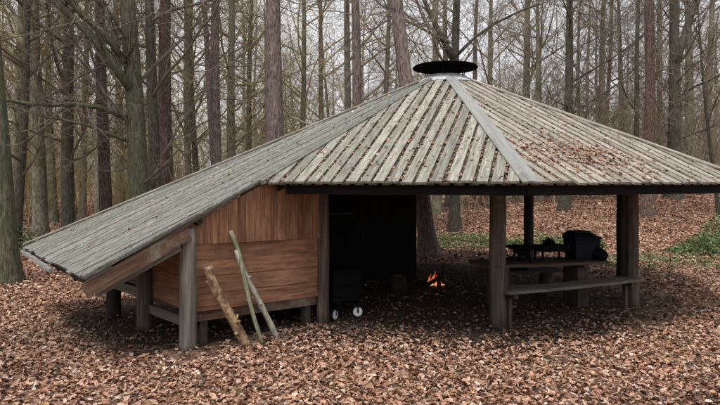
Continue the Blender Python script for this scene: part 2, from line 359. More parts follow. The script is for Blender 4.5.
for fi, (f, poly3) in enumerate(FACES):
    poly = [f.to2(p) for p in poly3]
    c2 = f.to2(C); poly = clip(poly, 0, 1, c2[1]-.40)
    umin, umax = min(p[0] for p in poly), max(p[0] for p in poly)
    # rafter frame under the boards: the slope part itself
    fr = MB()
    for k in range(1, 6):
        vv = min(p[1] for p in poly)+.25+k*(c2[1]-.7)/6
        st = clip(clip(poly, 0, 1, vv+.04), 0, -1, -(vv-.04))
        if len(st) >= 3:
            m_ = plank_prism(f, st, -.09, -.034)
            if m_: fr.add(m_.v, m_.f, m_.uv)
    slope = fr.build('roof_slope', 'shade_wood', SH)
    pitch = .176 if f is FRONT else .182
    gapw = .020 if f is LEFT else .046 if f is FRONT else .060
    cw = pitch-gapw
    nb = int((umax-umin)/pitch)+2
    cm = {'left': 'roof_grey', 'front': 'roof', 'right': 'roof_tan'}.get(f.name, 'roof')
    for i in range(nb):
        u0 = umin-.05+i*pitch
        # lower board
        st = clip(clip(poly, 1, 0, u0+pitch+.035), -1, 0, -(u0+cw-.035))
        e = rnd.uniform(-.0, .03)
        m_ = plank_prism(f, st, -.030, -.004) if len(st) >= 3 else None
        if m_: m_.build('lower_plank', 'deck', slope)
        # cover board
        j = rnd.uniform(-.006, .006)
        wj = rnd.uniform(-.010, .008)
        k1, k2 = rnd.uniform(-.004,.004), rnd.uniform(-.004,.004)
        st = clip(clip(poly, 1, k1, u0+cw+j+wj), -1, -k2, -(u0+j))
        if len(st) >= 3:
            lo = min(p[1] for p in st)
            ext = rnd.uniform(.0, .05)
            st = [(p[0], p[1]-ext) if p[1] < .02 and f is not LEFT or p[1] < .01 else p for p in st]
            h = rnd.uniform(-.003, .006)
            m_ = plank_prism(f, st, 0+h, (.024 if f is LEFT else .03)+h)
            if m_: m_.build('cover_plank', cm, slope)

# hip boards
def hip(p, q, w, name='hip_board', fa=None, fb=None, lift=.045, mat='cap'):
    for f in (fa, fb):
        if f is None: continue
        t = (q-p).normalized(); side = f.n.cross(t).normalized()
        mid = f.o+f.u*1.0+f.v*.5
        cen = sum((v_ for v_ in [x for ff, pl in FACES if ff is f for x in pl]), Vector())/len([x for ff, pl in FACES if ff is f for x in pl])
        if side.dot(cen-p) < 0: side = -side
        mb = MB(); n = f.n
        a0, a1 = p+n*lift-side*.012, q+n*lift-side*.012
        b0, b1 = a0+side*w, a1+side*w
        vs = [a0, b0, b1, a1]; vs = vs+[x+n*.022 for x in vs]
        fs = [(3,2,1,0),(4,5,6,7),(0,1,5,4),(1,2,6,5),(2,3,7,6),(3,0,4,7)]
        if (b0-a0).cross(a1-a0).dot(n) < 0: fs = [tuple(reversed(x)) for x in fs]
        Ln = (q-p).length
        mb.add(vs, fs, [(0,0),(w,0),(w,Ln),(0,Ln)]*2)
        mb.build(name, mat, SH)
def toward(p, k): return p+(C-p)*k
fl = [f for f, _ in FACES]
hip(toward(A,-.004), toward(A,.90), .07, fa=FRONT, fb=None, lift=.03, mat='roof_grey')
hip(toward(A,-.01), toward(A,.90), .13, fa=LEFT, fb=None, lift=.034, mat='roof_grey')
hip(toward(B_,-.012), toward(B_,.90), .11, fa=FRONT, fb=RIGHT, lift=.034)
hip(toward(D,-.01), toward(D,.90), .12, fa=RIGHT, fb=fl[3], lift=.034, mat='roof_tan')
for i, p in ((3, Fv), (4, G), (5, Hv), (6, I)): hip(toward(p,-.01), toward(p,.90), .12, fa=fl[i], fb=fl[i+1], lift=.034)
hip(W, toward(W,.93), .10, fa=LEFT, lift=.034, mat='roof_tan')
hip(V+(V-A).normalized()*.01, A, .075, fa=LEFT, lift=.030, mat='roof_grey')

# fascias under the eaves
def fascia(p, q, ins=.12, h=.17, zb=1.855, mat='tar'):
    c = Vector((C.x, C.y, 0)); t = (q-p); t.z = 0; t.normalize(); nrm = Vector((-t.y, t.x, 0))
    if nrm.dot(c-p) < 0: nrm = -nrm
    a = p+nrm*ins+t*(ins*.41 if p is not A else .30); b = q+nrm*ins-t*ins*.41
    mb = MB(); mb.bar((a.x, a.y, zb+h/2), (b.x, b.y, zb+h/2), .035, h); mb.build('fascia', mat, SH)
ring = [A, B_, D, Fv, G, Hv, I, E]
for i in range(7): fascia(ring[i], ring[i+1])
# lean-to edge boards
nrmL = Vector((.789, .616, 0))
mb = MB(); a, b = V.lerp(W,.03)+nrmL*.05, W+nrmL*.05; mb.bar((a.x, a.y, .955), (b.x, b.y, .955), .03, .07); mb.build('eave_board', 'shade_wood', SH)
mb = MB(); a, b = V.lerp(W, .42)-nrmL*.03, W-nrmL*.03; mb.bar((a.x, a.y, .905), (b.x, b.y, .935), .05, .045); mb.build('gutter_batten', 'cap', SH)
# barge board along the cut edge, and a rafter behind it
vd = (A-V).normalized(); inn = Vector((-vd.y, vd.x, 0)).normalized()
if inn.dot(C-V) < 0: inn = -inn
PF = Vector((-2.06, 6.95, 0)); P0 = Vector((-.53, 8.30, 0))
mb = MB(); a = V+inn*.03; b = V+vd*1.30+inn*.03
dn = Vector((0,0,-1)); mb.bar(a+dn*.125, b+dn*.125, .03, .17); mb.build('barge_board', 'barge', SH)
mb = MB(); mb.bar(V+vd*.16+inn*.12+dn*.23, V+vd*1.22+inn*.12+dn*.25, .06, .11); mb.build('rafter', 'greywood', SH)
for k in (.25, .5, .72, .9):
    a = V.lerp(W, k); mb = MB(); e = a+LEFT.v*min(4.2, (W-a).length*3.1-.15)
    mb.bar(a+nrmL*.08+dn*.11, e+dn*.11, .06, .11); mb.build('rafter', 'shade_wood', SH)

# smoke collar and cap
mb = MB(); mb.lathe([(.64, 3.93), (.62, 3.96), (.44, 4.07), (.40, 4.10), (.37, 4.10), (.37, 3.97)], 32, Matrix.Translation((C.x, C.y, 0))); mb.build('smoke_collar', 'zinc', SH, True)
mb = MB(); mb.lathe([(.02, 4.30), (.55, 4.265), (.635, 4.26), (.645, 4.272), (.62, 4.295), (.3, 4.335), (.02, 4.36)], 40, Matrix.Translation((C.x, C.y, 0)))
cap = mb.build('smoke_cap', 'soot', SH, True)
for k in range(6):
    a = k*pi/3+.3; mb = MB(); mb.bar((C.x+.40*cos(a), C.y+.40*sin(a), 4.05), (C.x+.44*cos(a), C.y+.44*sin(a), 4.275), .03, .008, (0.3,0,1) if False else (cos(a), sin(a), 0)); mb.build('cap_strap', 'blacksteel', SH)

# posts
def post(x, y, r, top, mat, lean=(0,0)):
    mb = MB(); z0 = zg(x, y)-.12; n = 9; pts = []; rr = []
    for i in range(n):
        k = i/(n-1); z = z0+(top-z0)*k
        pts.append((x+lean[0]*k+rnd.uniform(-.006,.006), y+lean[1]*k+rnd.uniform(-.006,.006), z)); rr.append(r*(1.06-.09*k)*rnd.uniform(.985,1.015))
    rr[0] *= 1.05
    mb.tube(pts, rr, 16, True, .025); return mb.build('post', mat, SH, True)
P1 = Vector((1.92, 8.10, 0)); P2 = Vector((4.35, 9.26, 0)); P3 = Vector((5.28, 11.69, 0)); P4 = Vector((4.07, 14.0, 0))
P5 = Vector((1.16, 14.81, 0)); P6 = Vector((-.86, 13.66, 0)); P7 = Vector((-1.67, 11.2, 0))
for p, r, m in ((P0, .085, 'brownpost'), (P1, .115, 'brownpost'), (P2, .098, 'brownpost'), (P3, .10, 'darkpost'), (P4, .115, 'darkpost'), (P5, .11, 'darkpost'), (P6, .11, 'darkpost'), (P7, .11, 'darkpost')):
    post(p.x, p.y, r, roof_z(p.x, p.y)-.16, m)
post(PF.x, PF.y, .10, LEFT.z(PF.x, PF.y)-.10, 'greypost')
PL1 = Vector((-2.93, 7.90, 0)); PL2 = Vector((-3.66, 8.62, 0)); PL3 = Vector((-4.15, 9.25, 0))
post(PL1.x, PL1.y, .10, LEFT.z(PL1.x, PL1.y)-.10, 'brownpost'); post(PL2.x, PL2.y, .10, LEFT.z(PL2.x, PL2.y)-.10, 'darkpost')
# ring beams on the posts and hip rafters
rp = [P0, P1, P2, P3, P4, P5, P6, P7]
for i in range(8):
    a, b = rp[i], rp[(i+1) % 8]; mb = MB(); zt = min(roof_z(a.x, a.y), roof_z(b.x, b.y))-.26
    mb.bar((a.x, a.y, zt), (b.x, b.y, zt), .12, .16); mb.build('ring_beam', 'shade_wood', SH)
for p in (A, B_, D, Fv, G, Hv, I):
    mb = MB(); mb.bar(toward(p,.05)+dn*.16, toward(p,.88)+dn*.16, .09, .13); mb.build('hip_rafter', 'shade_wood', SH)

# ---- timber room under the lean-to
fd = (P0-PF).normalized(); fn = Vector((fd.y, -fd.x, 0))        # outward (to the camera)
if fn.y > 0: fn = -fn
wl0 = PF-fn*.03; Lw = (P0-PF).length
def wall_top(x, y): return min(LEFT.z(x, y), FRONT.z(x, y))-.045
rail = MB(); 
a, b = wl0-fn*.07+fd*.05, wl0-fn*.07+fd*(Lw-.05)
rail.bar((a.x, a.y, 1.25), (b.x, b.y, 1.21), .05, .08); rail.bar((a.x, a.y, .46), (b.x, b.y, .42), .06, .10)
FW = rail.build('front_wall', 'shade_wood', SH)
# lower: wide horizontal boards
zs0 = [.435, .645, .86, 1.065, 1.275]; 
for i in range(4):
    mb = MB(); h = zs0[i+1]-zs0[i]-.006; tilt = .045
    a, b = wl0+fd*.06+fn*rnd.uniform(-.003,.003), wl0+fd*(Lw-.03)
    mb.bar((a.x, a.y, zs0[i]+h/2), (b.x, b.y, zs0[i]+h/2-tilt), .024, h, seg=4, warp=rnd.uniform(-.004,.004)); mb.build('wall_plank', 'redpanel', FW)
mb = MB(); a, b = wl0-fn*.035+fd*.06, wl0-fn*.035+fd*(Lw-.05); mb.bar((a.x, a.y, .37), (b.x, b.y, .325), .03, .12); mb.build('skirt_board', 'barge', FW)
mb = MB(); a, b = wl0+fn*.022+fd*.10, wl0+fn*.022+fd*(Lw-.03); mb.bar((a.x, a.y, .475), (b.x, b.y, .43), .02, .07); mb.build('skirt_board', 'red', FW)
# upper: vertical boards, cut along the roof
s = -.04; 
while s < Lw-.01:
    w = rnd.uniform(.10, .135); e = min(s+w, Lw+.02)
    q0, q1 = wl0+fd*s+fn*.026, wl0+fd*(e-.004)+fn*.026; zb = 1.262-.045*(s/Lw)+rnd.uniform(-.004,.004)
    mb = MB(); zt0, zt1 = wall_top(q0.x, q0.y), wall_top(q1.x, q1.y); o = rnd.random()*20
    th = .022+rnd.uniform(-.002,.003)
    vs = [(q0.x,q0.y,zb),(q1.x,q1.y,zb),(q1.x,q1.y,zt1),(q0.x,q0.y,zt0)]; vs += [tuple(Vector(v)+fn*th) for v in vs]
    mb.add(vs, [(0,1,2,3),(7,6,5,4),(0,4,5,1),(1,5,6,2),(2,6,7,3),(3,7,4,0)], [(o,zb),(o+w,zb),(o+w,zt1),(o,zt0)]*2); mb.build('wall_plank', 'red', FW); s = e
# end wall and back wall of the room
def board_wall(p, q, z0, topf, n, mat, name='wall_plank', parent=None, wname='side_wall', step=.2):
    t = (q-p).normalized(); mb = MB(); mb.bar((p.x, p.y, z0+.05), (q.x, q.y, z0+.05), .05, .09); w_ = mb.build(wname, mat, SH); z = z0
    nn = Vector((t.y, -t.x, 0)); off = nn*.045
    if off.dot(p-Vector((-1.5, 9.3, 0))) < 0: off = -off
    while True:
        tops = min(topf(p.x, p.y), topf(q.x, q.y)); mxs = max(topf(p.x, p.y), topf(q.x, q.y))
        if z+step*.4 > tops: break
        h = min(step-.004, tops-z)
        mb = MB(); mb.bar((p.x+off.x, p.y+off.y, z+h/2), (q.x+off.x, q.y+off.y, z+h/2), .022, h, seg=1); mb.build(name, mat, w_); z += step
    return w_
lz = lambda x, y: LEFT.z(x, y)-.06
e0 = PF+Vector((.10, .12, 0)); e1 = PL2+Vector((.10, .12, 0))
board_wall(e0, e1, .43, lz, 5, 'red', wname='end_wall')
bk = e1+fd*1.95
board_wall(e1, bk, .43, lz, 5, 'red', wname='room_back_wall')
fl_ = MB(); nbd = 10
F_ = fl_; fl_.bar((e0.x+.1, e0.y+.15, .36), (e1.x+.1, e1.y+.1, .36), .08, .1); FLO = fl_.build('room_floor', 'brownwood', SH)
for i in range(11):
    a = e0+fd*(.02+i*.18); b = e1+fd*(.02+i*.18); mb = MB(); mb.bar((a.x,a.y,.415), (b.x,b.y,.415), .172, .026); mb.build('floor_plank', 'brownwood', FLO)
mb = MB(); a, b = PF+Vector((-.02,.10,0)), PL1+Vector((.07,-.02,0)); mb.bar((a.x,a.y,.30), (b.x,b.y,.30), .05, .12); mb.build('floor_beam', 'greywood', SH)
mb = MB(); a, b = PL1+Vector((-.02,.02,0)), PL2; mb.bar((a.x,a.y,.50), (b.x,b.y,.50), .05, .12); mb.build('floor_beam', 'greywood', SH)
mb = MB(); a, b = PF+fd*.1-fn*.06, P0-fd*.1-fn*.06; 
for k in (.12, .9):
    c = PF+fd*(Lw*k)-fn*.14; mb = MB(); mb.bar((c.x,c.y,-.1), (c.x,c.y,.37), .10, .10, (fn.x,fn.y,0)); mb.build('floor_stub', 'brownwood', SH)

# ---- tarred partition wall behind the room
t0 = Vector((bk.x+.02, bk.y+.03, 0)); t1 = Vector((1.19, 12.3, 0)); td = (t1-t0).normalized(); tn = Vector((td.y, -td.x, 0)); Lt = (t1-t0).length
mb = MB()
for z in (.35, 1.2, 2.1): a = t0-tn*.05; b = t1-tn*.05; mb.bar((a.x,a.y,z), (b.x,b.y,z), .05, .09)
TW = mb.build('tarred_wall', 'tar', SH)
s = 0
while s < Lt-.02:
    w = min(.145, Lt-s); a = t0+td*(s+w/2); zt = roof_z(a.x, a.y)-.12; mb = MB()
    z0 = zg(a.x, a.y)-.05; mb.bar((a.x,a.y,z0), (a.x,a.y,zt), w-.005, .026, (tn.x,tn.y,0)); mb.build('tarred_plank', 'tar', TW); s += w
mb = MB(); a, b = t0+td*.75+tn*.13, t0+td*2.2+tn*.13; mb.bar((a.x,a.y,1.42), (b.x,b.y,1.42), .22, .035); mb.build('shelf', 'brownwood', TW)
# tarred inner face closing the room towards the fire
s0, s1 = P0-fn*.02+Vector((.03,.08,0)), t0
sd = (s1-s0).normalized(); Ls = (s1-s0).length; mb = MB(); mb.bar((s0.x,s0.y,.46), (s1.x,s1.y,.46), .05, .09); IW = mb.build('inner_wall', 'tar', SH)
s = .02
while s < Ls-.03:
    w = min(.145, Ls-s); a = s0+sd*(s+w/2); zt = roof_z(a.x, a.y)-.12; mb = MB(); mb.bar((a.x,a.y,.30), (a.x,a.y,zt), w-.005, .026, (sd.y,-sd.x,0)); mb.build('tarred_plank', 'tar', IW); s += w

# ---- bench between the two open posts
bd = (P2-P1).normalized(); bn = Vector((bd.y, -bd.x, 0))
BE = empty('plank_bench', (P1.x, P1.y, 0), 'narrow weathered plank bench running between the two open front posts', 'bench')
for k in (.07, .93):
    c = P1.lerp(P2, k); mb = MB(); mb.bar((c.x-bn.x*.16, c.y-bn.y*.16, .43), (c.x+bn.x*.17, c.y+bn.y*.17, .43), .07, .08); mb.build('cross_bar', 'brownwood', BE)
    mb = MB(); mb.bar((c.x+bn.x*.02,c.y+bn.y*.02,-.05), (c.x+bn.x*.02,c.y+bn.y*.02,.39), .06, .06, (bn.x,bn.y,0)); mb.build('leg', 'brownwood', BE)
for k, o in enumerate((-.10, .075)):
    a, b = P1+bn*(o+.06)+bd*.02, P2+bn*(o+.06)+bd*.02
    mb = MB(); mb.bar((a.x,a.y,.492), (b.x,b.y,.486), .165, .042, seg=4, warp=-.012); mb.build('bench_plank', 'greywood', BE)

# ------------------------------------------------------------------ table and what lies on it
TC = Vector((2.86, 9.42, 0)); tdv = Vector((.975, .222, 0)).normalized(); tnv = Vector((-tdv.y, tdv.x, 0))
TB = empty('plank_table', (TC.x, TC.y, 0), 'dark heavy plank table with slab legs under the roof, behind the bench', 'table')
for i in range(4):
    o = (i-1.5)*.17; mb = MB(); e = rnd.uniform(-.03,.03); a, b = TC+tdv*(-1.02+e)+tnv*o, TC+tdv*(1.10+e)+tnv*o
    mb.bar((a.x,a.y,.715), (b.x,b.y,.715), .163, .045); mb.build('top_plank', 'brownwood', TB)
for k in (-.68, .72):
    c = TC+tdv*k; mb = MB(); mb.bar((c.x,c.y,-.06), (c.x,c.y,.64), .20, .42, tuple(tnv)); mb.build('leg', 'brownwood', TB)
    mb = MB(); a, b = c-tnv*.30, c+tnv*.30; mb.bar((a.x,a.y,.665), (b.x,b.y,.665), .10, .05); mb.build('cross_bar', 'brownwood', TB)
mb = MB(); a, b = TC-tdv*.6, TC+tdv*.62; mb.bar((a.x,a.y,.30), (b.x,b.y,.30), .05, .12); mb.build('stretcher', 'brownwood', TB)
TT = .738
def onT(px, dy=0.0):
    """point on the table top under picture column px, dy metres across the table"""
    t = (px-360)/580; o = TC+tnv*dy; k = (t*o.y-o.x)/(tdv.x-t*tdv.y); q = o+tdv*k; return Vector((q.x, q.y, TT))
# camp stove: black pan on folding legs
c = onT(521, .0)
ST = empty('camp_stove', tuple(c), 'black camp stove on splayed folding legs at the table end', 'stove')
mb = MB(); mb.lathe([(.10,.19),(.20,.215),(.235,.25),(.245,.25),(.21,.205),(.12,.18)][:1]+[(.20,.20),(.24,.245),(.225,.25),(.19,.215),(.02,.21)], 24, Matrix.Translation(c)); mb.build('pan', 'soot', ST, True)
mb = MB(); mb.lathe([(.06,.13),(.13,.14),(.13,.19),(.05,.2)], 20, Matrix.Translation(c)); mb.build('burner', 'blacksteel', ST, True)
for k in range(4):
    a = k*pi/2+.5; mb = MB(); mb.bar((c.x+.10*cos(a), c.y+.10*sin(a), c.z+.17), (c.x+.22*cos(a), c.y+.22*sin(a), c.z+.004), .025, .02); mb.build('leg', 'blacksteel', ST)
mb = MB(); mb.bar((c.x-.2,c.y-.05,c.z+.235), (c.x-.36,c.y-.09,c.z+.25), .03, .02); mb.build('handle', 'blacksteel', ST)
mb = MB(); mb.tube([(c.x+.02,c.y+.02,c.z+.004),(c.x+.02,c.y+.02,c.z+.12)], [.075,.075], 16); mb.build('gas_cylinder', 'bluebox', ST, True)
# low griddle box on feet
c = onT(551, .02)
GR = empty('griddle', tuple(c), 'long low black griddle on short feet beside the lidded box', 'griddle')
ex = tdv*.25; mb = MB(); mb.bar(c-ex+Vector((0,0,.20)), c+ex+Vector((0,0,.20)), .30, .10); mb.build('tray', 'blacksteel', GR)
mb = MB(); mb.bar(c-ex*1.02+tnv*-.16+Vector((0,0,.245)), c+ex*1.02+tnv*-.16+Vector((0,0,.245)), .02, .03); mb.build('rim', 'blacksteel', GR)
for sx in (-1, 1):
    for sy in (-1, 1):
        q = c+tdv*(.22*sx)+tnv*(.12*sy); mb = MB(); mb.bar(q+Vector((0,0,.002)), q+Vector((0,0,.17)), .03, .03, tuple(tnv)); mb.build('foot', 'blacksteel', GR)
# kettle on the griddle
q = c-tdv*.04+Vector((0,0,.251))
KE = empty('kettle', tuple(q), 'small sooty kettle standing on the black griddle', 'kettle')
mb = MB(); mb.lathe([(.075,.001),(.10,.02),(.092,.06),(.05,.088),(.01,.09)], 18, Matrix.Translation(q)); mb.build('body', 'soot', KE, True)
mb = MB(); mb.lathe([(.03,.086),(.034,.10),(.012,.112),(.012,.125)], 14, Matrix.Translation(q)); mb.build('lid', 'soot', KE, True)
mb = MB(); mb.tube([q+Vector((-.055,0,.03)), q+Vector((-.085,0,.06)), q+Vector((-.10,0,.085))], [.018,.013,.01], 8); mb.build('spout', 'soot', KE, True)
mb = MB(); mb.tube([q+Vector((.06*cos(a)*1.0,0,.07+.075*sin(a))) for a in [pi*k/8 for k in range(9)]], [.006]*9, 6); mb.build('handle', 'blacksteel', KE, True)
# lidded box
c = onT(581.5, .02)
CB = empty('storage_box', tuple(c), 'dark blue lidded storage box, tallest thing on the table', 'box')
def taper_box(mb, c, ax, ay, lx0, ly0, lx1, ly1, z0, z1, bev=.02):
    vs = []
    for lx, ly, z in ((lx0-bev,ly0-bev,z0),(lx0,ly0,z0+bev),(lx1,ly1,z1-bev),(lx1-bev,ly1-bev,z1)):
        for sx, sy in ((-1,-1),(1,-1),(1,1),(-1,1)): vs.append(c+ax*(sx*lx/2)+ay*(sy*ly/2)+Vector((0,0,z)))
    fs = [(3,2,1,0),(12,13,14,15)]
    for r in range(3):
        for j in range(4): fs.append((r*4+j, r*4+(j+1)%4, r*4+4+(j+1)%4, r*4+4+j))
    mb.add(vs, fs)
mb = MB(); taper_box(mb, c, tdv, tnv, .40, .32, .455, .37, .002, .335); mb.build('body', 'bluebox', CB)
mb = MB(); taper_box(mb, c, tdv, tnv, .48, .40, .48, .40, .335, .385); mb.build('rim', 'bluebox', CB)
mb = MB(); taper_box(mb, c-tdv*.05, tdv, tnv, .41, .35, .31, .27, .385, .47, .03); mb.build('lid', 'bluebox', CB)
for sx in (-1, 1):
    mb = MB(); q = c+tdv*(.24*sx)+Vector((0,0,.31)); mb.bar(q-tnv*.07, q+tnv*.07, .03, .04); mb.build('handle', 'blacksteel', CB)
# slumped bag
c = onT(598, -.05)-tdv*.02
BG = empty('cloth_bag', tuple(c), 'slumped black cloth bag beside the lidded box on the table', 'bag')
mb = MB(); prof = []
vs, fs = [], []; n = 18
for i, (k, z) in enumerate(((.9,.003),(1.05,.03),(1.08,.08),(.95,.14),(.72,.19),(.40,.225),(.08,.235))):
    for j in range(n):
        a = 2*pi*j/n; w = 1+.07*sin(3*a+i)+.05*sin(5*a+2*i); vs.append(c+tdv*(.15*k*w*cos(a)-.03*z/.2)+tnv*(.19*k*w*sin(a))+Vector((0,0,z*(1+.06*sin(2*a)))))
for i in range(6):
    for j in range(n): fs.append((i*n+j, i*n+(j+1)%n, i*n+n+(j+1)%n, i*n+n+j))
fs += [tuple(reversed(range(n))), tuple(range(6*n, 7*n))]
mb.add(vs, fs); mb.build('body', 'blackcloth', BG, True)
mb = MB(); mb.tube([c+tdv*(.09*cos(a))+Vector((0,-.05,.20+.045*sin(a))) for a in [pi*k/8 for k in range(9)]], [.009]*9, 6); mb.build('strap', 'blackcloth', BG, True)
# low bench behind the table with a crate
BB = empty('back_bench', (TC.x+.2, TC.y+.85, 0), 'low dark log bench on the far side of the plank table', 'bench')
q = TC+tnv*.80
for o in (-.09, .09):
    mb = MB(); a, b = q-tdv*.62+tnv*o, q+tdv*.95+tnv*o; mb.bar((a.x,a.y,.45), (b.x,b.y,.45), .165, .045); mb.build('seat_plank', 'brownwood', BB)
for k in (-.30, .65):
    c = q+tdv*k; mb = MB(); mb.tube([(c.x,c.y,-.05), (c.x,c.y,.428)], [.13,.12], 14); mb.build('leg', 'brownwood', BB, True)
c = q+Vector((.10,.03,.4735))
KR = empty('black_crate', tuple(c), 'black plastic crate on the low bench behind the table', 'crate')
mb = MB(); taper_box(mb, c, tdv, tnv, .26, .22, .30, .26, .002, .19, .01); mb.build('body', 'blacksteel', KR)
mb = MB(); taper_box(mb, c, tdv, tnv, .33, .29, .33, .29, .19, .215, .008); mb.build('rim', 'blacksteel', KR)

# ------------------------------------------------------------------ trolley with white castors
g0 = Vector((-.16, 8.68, 0)); g0.z = zg(g0.x, g0.y)
TR = empty('steel_trolley', tuple(g0), 'black steel trolley on white castor wheels beside the wooden wall', 'trolley')
# castor targets
w1 = P(334.5, 316, 8.42); w2 = P(357.5, 313.5, 8.62); cd = (w2-w1); cd.z = 0
cdl = cd.length; cdn = cd.normalized(); cback = Vector((-cdn.y, cdn.x, 0)); 
if cback.y < 0: cback = -cback
cor = [w1, w2, w2+cback*.42, w1+cback*.42]
cen = (w1+w2)/2+cback*.21
def wheel(c, yaw, rr=.085):
    z = zg(c.x, c.y)+rr+.004
    M_ = Matrix.Translation((c.x, c.y, z)) @ Matrix.Rotation(yaw, 4, 'Z') @ Matrix.Rotation(pi/2, 4, 'X')
    mb = MB(); mb.lathe([(rr*.72,-.016),(rr*.94,-.018),(rr,-.008),(rr,.008),(rr*.94,.018),(rr*.72,.016)], 24, M_); wh = mb.build('castor', 'rubber', TR, True)
    mb = MB(); mb.lathe([(rr*.2,-.021),(rr*.80,-.0195),(rr*.84,-.012),(rr*.84,.012),(rr*.80,.0195),(rr*.2,.021)], 24, M_); mb.build('hub', 'whiteplastic', wh, False)
    mb = MB(); f0 = M_ @ Vector((0,0,-.034)); f1 = M_ @ Vector((0,0,.034)); 
    for q in (f0, f1): mb.bar(q-Vector((0,0,.012)), Vector((q.x,q.y,z+rr+.03)), .022, .006, tuple((f1-f0)))
    q = Vector((c.x,c.y,z+rr+.03)); mb.bar(q+(f0-f1)*.55, q+(f1-f0)*.55, .05, .012); mb.build('fork', 'blacksteel', TR); 
    return z+rr+.03
zt = [wheel(cor[0], R(62)), wheel(cor[1], R(12))][0]
for q in cor[2:]:
    mb = MB(); zb = zg(q.x, q.y); mb.bar((q.x,q.y,zb), (q.x,q.y,zt+.01), .04, .04, tuple(cback)); mb.build('rear_leg', 'blacksteel', TR)
fr = MB(); e1_, e2_ = cdn, cback
mb = MB(); taper_box(mb, cen, e1_, e2_, cdl+.12, .54, cdl+.12, .54, zt+.004, zt+.06, .01); mb.build('base', 'blacksteel', TR)
mb = MB(); taper_box(mb, cen, e1_, e2_, cdl+.08, .50, cdl+.08, .50, zt+.06, .62, .01); mb.build('cabinet', 'blacksteel', TR)
mb = MB(); taper_box(mb, cen, e1_, e2_, cdl+.14, .56, cdl+.14, .56, .62, .66, .008); mb.build('top', 'blacksteel', TR)
mb = MB(); q = cen-e2_*.275; mb.bar(Vector((q.x,q.y,.52))-e1_*.12, Vector((q.x,q.y,.52))+e1_*.12, .02, .02); mb.build('handle', 'blacksteel', TR)

# ------------------------------------------------------------------ fire, stool with plate
FP = Vector((1.50, 11.25, 0)); FP.z = zg(FP.x, FP.y)
CF = empty('campfire', tuple(FP), 'small campfire of charred logs with orange flames under the roof', 'campfire')
for k in range(6):
    a = k*1.1+.3; mb = MB(); L_ = rnd.uniform(.22,.34)
    mb.tube([FP+Vector((L_*cos(a), L_*sin(a), .03)), FP+Vector((.02*cos(a+1), .02*sin(a+1), .09+.02*k))], [.045,.035], 9, True, .08); mb.build('log', 'char', CF, True)
mb = MB(); mb.tube([FP+Vector((.10,-.02,.05)), FP+Vector((.115,-.03,.25)), FP+Vector((.125,-.03,.42))], [.03,.028,.02], 8, True, .1); mb.build('log', 'char', CF, True)
for (dx, dy, h, r) in ((-.07,0,.29,.035),(.0,.04,.20,.04),(.09,.0,.14,.04),(-.12,.05,.22,.03),(.15,.02,.11,.03),(-.03,-.05,.14,.035),(-.09,-.03,.18,.03),(.05,.03,.17,.03),(-.15,.0,.12,.03)):
    mb = MB(); pts = []; rr = []
    for i in range(8):
        k = i/7; pts.append(FP+Vector((dx+.03*sin(k*4+dx*30), dy, .02+h*k))); rr.append(r*(.7+.6*k if k < .3 else 1.12*(1-k)**.8+.004))
    mb.tube(pts, rr, 10, True, .12); mb.build('flame', 'flame', CF, True)
c = Vector(((397-360)/580*10.6, 10.6, 0))
SO = empty('stump_stool', tuple(c), 'low dark stump stool near the fire carrying a steel plate', 'stool')
mb = MB(); mb.tube([(c.x,c.y,-.05),(c.x,c.y,.15),(c.x,c.y,.29)], [.19,.165,.16], 18, True, .05); mb.build('trunk_section', 'darkpost', SO, True)
mb = MB(); mb.lathe([(.155,.288),(.158,.292),(.02,.296)], 18, Matrix.Translation(c)); mb.build('cut_face', 'darkpost', SO, True)
pl = MB(); pl.lathe([(.05,.300),(.07,.301),(.095,.314),(.10,.316),(.07,.305),(.01,.303)], 24, Matrix.Translation(c+Vector((0,-.02,0))))
tag(pl.build('steel_plate', 'steel', None, True), 'small shiny steel plate lying on the stump stool', 'plate')

# ------------------------------------------------------------------ sticks leaning on the front wall
def stick(pb, pt, r0, r1, mat, label, wob, knots=3, seed=0):
    r_ = random.Random(seed); n = 14; pts = []; rr = []
    s1 = (pt-pb).normalized().orthogonal().normalized(); ph = r_.uniform(0, 6)
    for i in range(n):
        k = i/(n-1); pts.append(pb.lerp(pt, k)+fd*(wob*sin(k*pi*1.3+ph)-wob*sin(ph))*(min(1, 4*k))*min(1, 4*(1-k)+.25)); rr.append((r0+(r1-r0)*k)*r_.uniform(.9, 1.1))
    root = empty('leaning_branch', tuple(pb), label, 'branch', 'cut branches leaning on the front wall')
    mb = MB(); mb.tube(pts, rr, 12, True, .06); mb.build('stem', mat, root, True)
    e_ = (pts[-1]-pts[-2]).normalized(); mb = MB(); mb.tube([pts[-1]+e_*.001, pts[-1]+e_*.004], [rr[-1]*.93, rr[-1]*.9], 12); mb.build('sawn_end', 'stick_pale', root)
    for k in range(knots):
        i = r_.randrange(2, n-2); a = r_.uniform(0, 6.28); dr = Vector((cos(a), sin(a)*.5-.3, .5)).normalized()
        mb = MB(); mb.tube([pts[i], pts[i]+dr*(rr[i]*1.5), pts[i]+dr*(rr[i]*2.1)], [rr[i]*.45, rr[i]*.35, rr[i]*.28], 8); mb.build('knot', mat, root, True)
def gpt(px, d):
    x = (px-360)/580*d; return Vector((x, d, zg(x, d)-.01))
def wpt(px, py, off):
    t = (px-360)/580; o = wl0+fn*(.05+off); k = (t*o.y-o.x)/(fd.x-t*fd.y); q = o+fd*k; return Vector((q.x, q.y, CAMZ-(py-183)/580*q.y))
stick(gpt(248, 7.02), wpt(209, 267, .06), .062, .055, 'stick_bark', 'thick yellow brown branch with flaking bark, shortest of the three leaning branches', .025, 4, 3)
stick(gpt(263, 7.14), wpt(230, 231, .035), .024, .029, 'stick_green', 'long thin green grey branch, tallest of the three leaning branches', .03, 2, 5)
stick(gpt(278, 7.42), wpt(237, 250, .09), .040, .032, 'stick_pale', 'pale grey straight branch leaning on the wall, its cut top light', .02, 3, 8)

